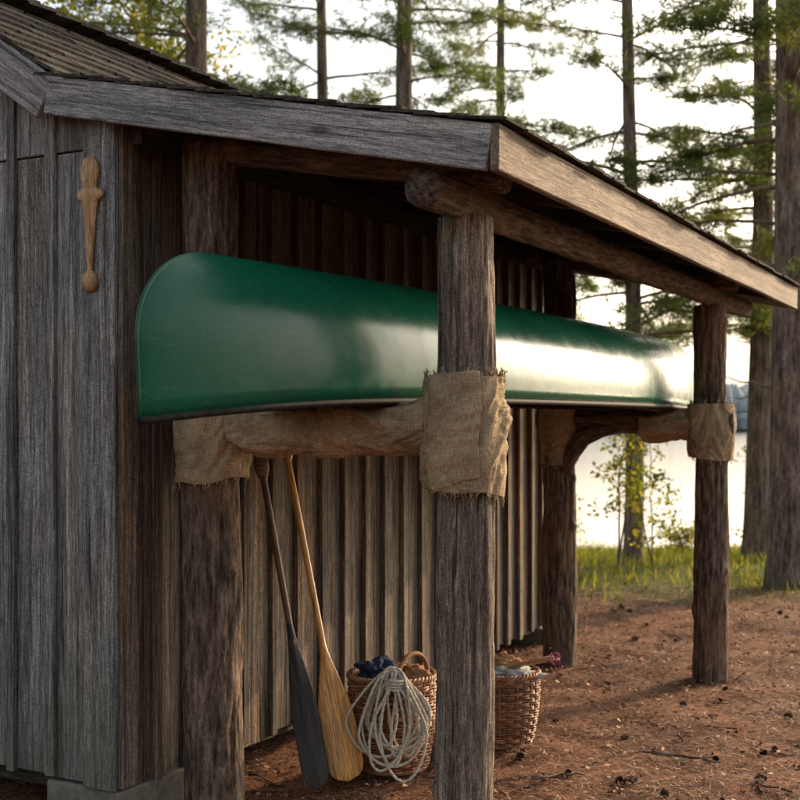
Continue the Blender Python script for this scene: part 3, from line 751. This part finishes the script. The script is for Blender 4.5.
def leafy(name,x,y,h,r0,cb,cr,nl,seed,ls=.045,cz=1.0,stems=1):
    global rng
    rng=np.random.default_rng(seed);mb=MB();C=[];RN=[]
    for s in range(stems):
        a0=rng.uniform(0,6.28);ln=rng.uniform(0,.25) if stems>1 else .04
        P=[np.array([math.cos(a0)*ln*t*h+rng.normal(0,.02)*t,math.sin(a0)*ln*t*h+rng.normal(0,.02)*t,h*t]) for t in np.linspace(-.02,1,12)]
        P=np.array(P);mb.tube(P,np.linspace(r0,.004,12),8,r=.4)
        nb=int(10*h**.5)+6
        for k in range(nb):
            t=rng.uniform(cb,1);p=np.array([np.interp(t,np.linspace(0,1,12),P[:,c]) for c in range(3)])
            an=rng.uniform(0,6.283);l=cr*rng.uniform(.5,1.1)*(1.1-.7*t);d=np.array([math.cos(an),math.sin(an),rng.uniform(.1,.7)]);q=p+d*l
            mid=(p+q)/2+rng.normal(0,.04*l,3);mb.tube([p,mid,q],[r0*.3,r0*.2,.003],5,caps=False,r=.4)
            br=rng.uniform(0,1)
            for j in range(max(1,nl//nb//10)):
                f=rng.uniform(.3,1.05);cc=p+(q-p)*f+rng.normal(0,.12*l,3);k2=10 if h>4 else 5
                for _ in range(k2): C.append(cc+rng.normal(0,.05*l+.03,3));RN.append(np.clip(br+rng.normal(0,.2),0,1))
    C=np.array(C);RN=np.array(RN);n=len(C);a=rng.normal(0,1,(n,3));a/=np.linalg.norm(a,axis=1)[:,None];b=np.cross(a,rng.normal(0,1,(n,3)));b/=np.linalg.norm(b,axis=1)[:,None]
    s_=ls*rng.uniform(.6,1.2,(n,1))
    V=np.stack([C-a*s_*.6,C+b*s_*.35,C+a*s_*.6,C-b*s_*.35],1).reshape(-1,3);mb.add(V,np.arange(4*n).reshape(-1,4),None,np.repeat(RN,4),1)
    ob=mb.build(name,[M_pbark,M_leaf],smooth=False);ob.location=(x,y,gnd(x,y));return ob
leafy('birch_tree',-4.4,12.3,8.5,.10,.35,2.3,9000,201,.075)
leafy('birch_tree',-3.3,16.5,9,.10,.3,2.3,8000,202,.075)
leafy('sapling',2.25,12.6,2.0,.012,.15,.5,800,203,.05,stems=2)
leafy('sapling',2.75,13.3,1.4,.010,.1,.5,700,204,.05,stems=2)
leafy('sapling',4.4,15.2,1.4,.012,.1,.5,500,205,.05,stems=2)
for i,(x,y,h) in enumerate([(1.9,15.5,1.0),(5.0,14.6,.7),(2.2,17.0,.8),(3.9,16.8,.4),(-1,16,1.4),(7.5,15,1.5)]):
    leafy('shrub',x,y,h,.010,.08,.45,400,300+i,.05,stems=4)

# ---------------------------------------------------------------- camera / light
cam=bpy.data.cameras.new('camera');co=bpy.data.objects.new('camera',cam);SC.collection.objects.link(co)
co.location=(0,0,1.5);co.rotation_euler=(math.radians(90),0,0)
cam.sensor_width=36;cam.lens=54.9;cam.shift_y=.03125;cam.clip_end=2000
cam.dof.use_dof=True;cam.dof.focus_distance=4.7;cam.dof.aperture_fstop=3.6
SC.camera=co
el=math.radians(19);az=math.radians(47)
sv=Vector((math.sin(az)*math.cos(el),math.cos(az)*math.cos(el),math.sin(el)))
sun=bpy.data.lights.new('sun','SUN');so=bpy.data.objects.new('sun',sun);SC.collection.objects.link(so)
so.rotation_euler=sv.to_track_quat('Z','Y').to_euler();sun.energy=5.0;sun.angle=math.radians(.6);sun.color=(1,.70,.40)
w=bpy.data.worlds.new('World');SC.world=w;w.use_nodes=True;nt=w.node_tree
sk=nt.nodes.new('ShaderNodeTexSky');sk.sky_type='NISHITA';sk.sun_disc=False;sk.sun_elevation=el;sk.sun_rotation=az
sk.dust_density=5.5;sk.air_density=1.2;sk.ozone_density=.3
hs=nt.nodes.new('ShaderNodeHueSaturation');hs.inputs['Saturation'].default_value=.6;hs.inputs['Value'].default_value=2.25
nt.links.new(sk.outputs[0],hs.inputs['Color']);nt.links.new(hs.outputs[0],nt.nodes['Background'].inputs[0]);nt.nodes['Background'].inputs[1].default_value=.15
SC.view_settings.view_transform='Standard';SC.view_settings.look='None';SC.view_settings.exposure=0
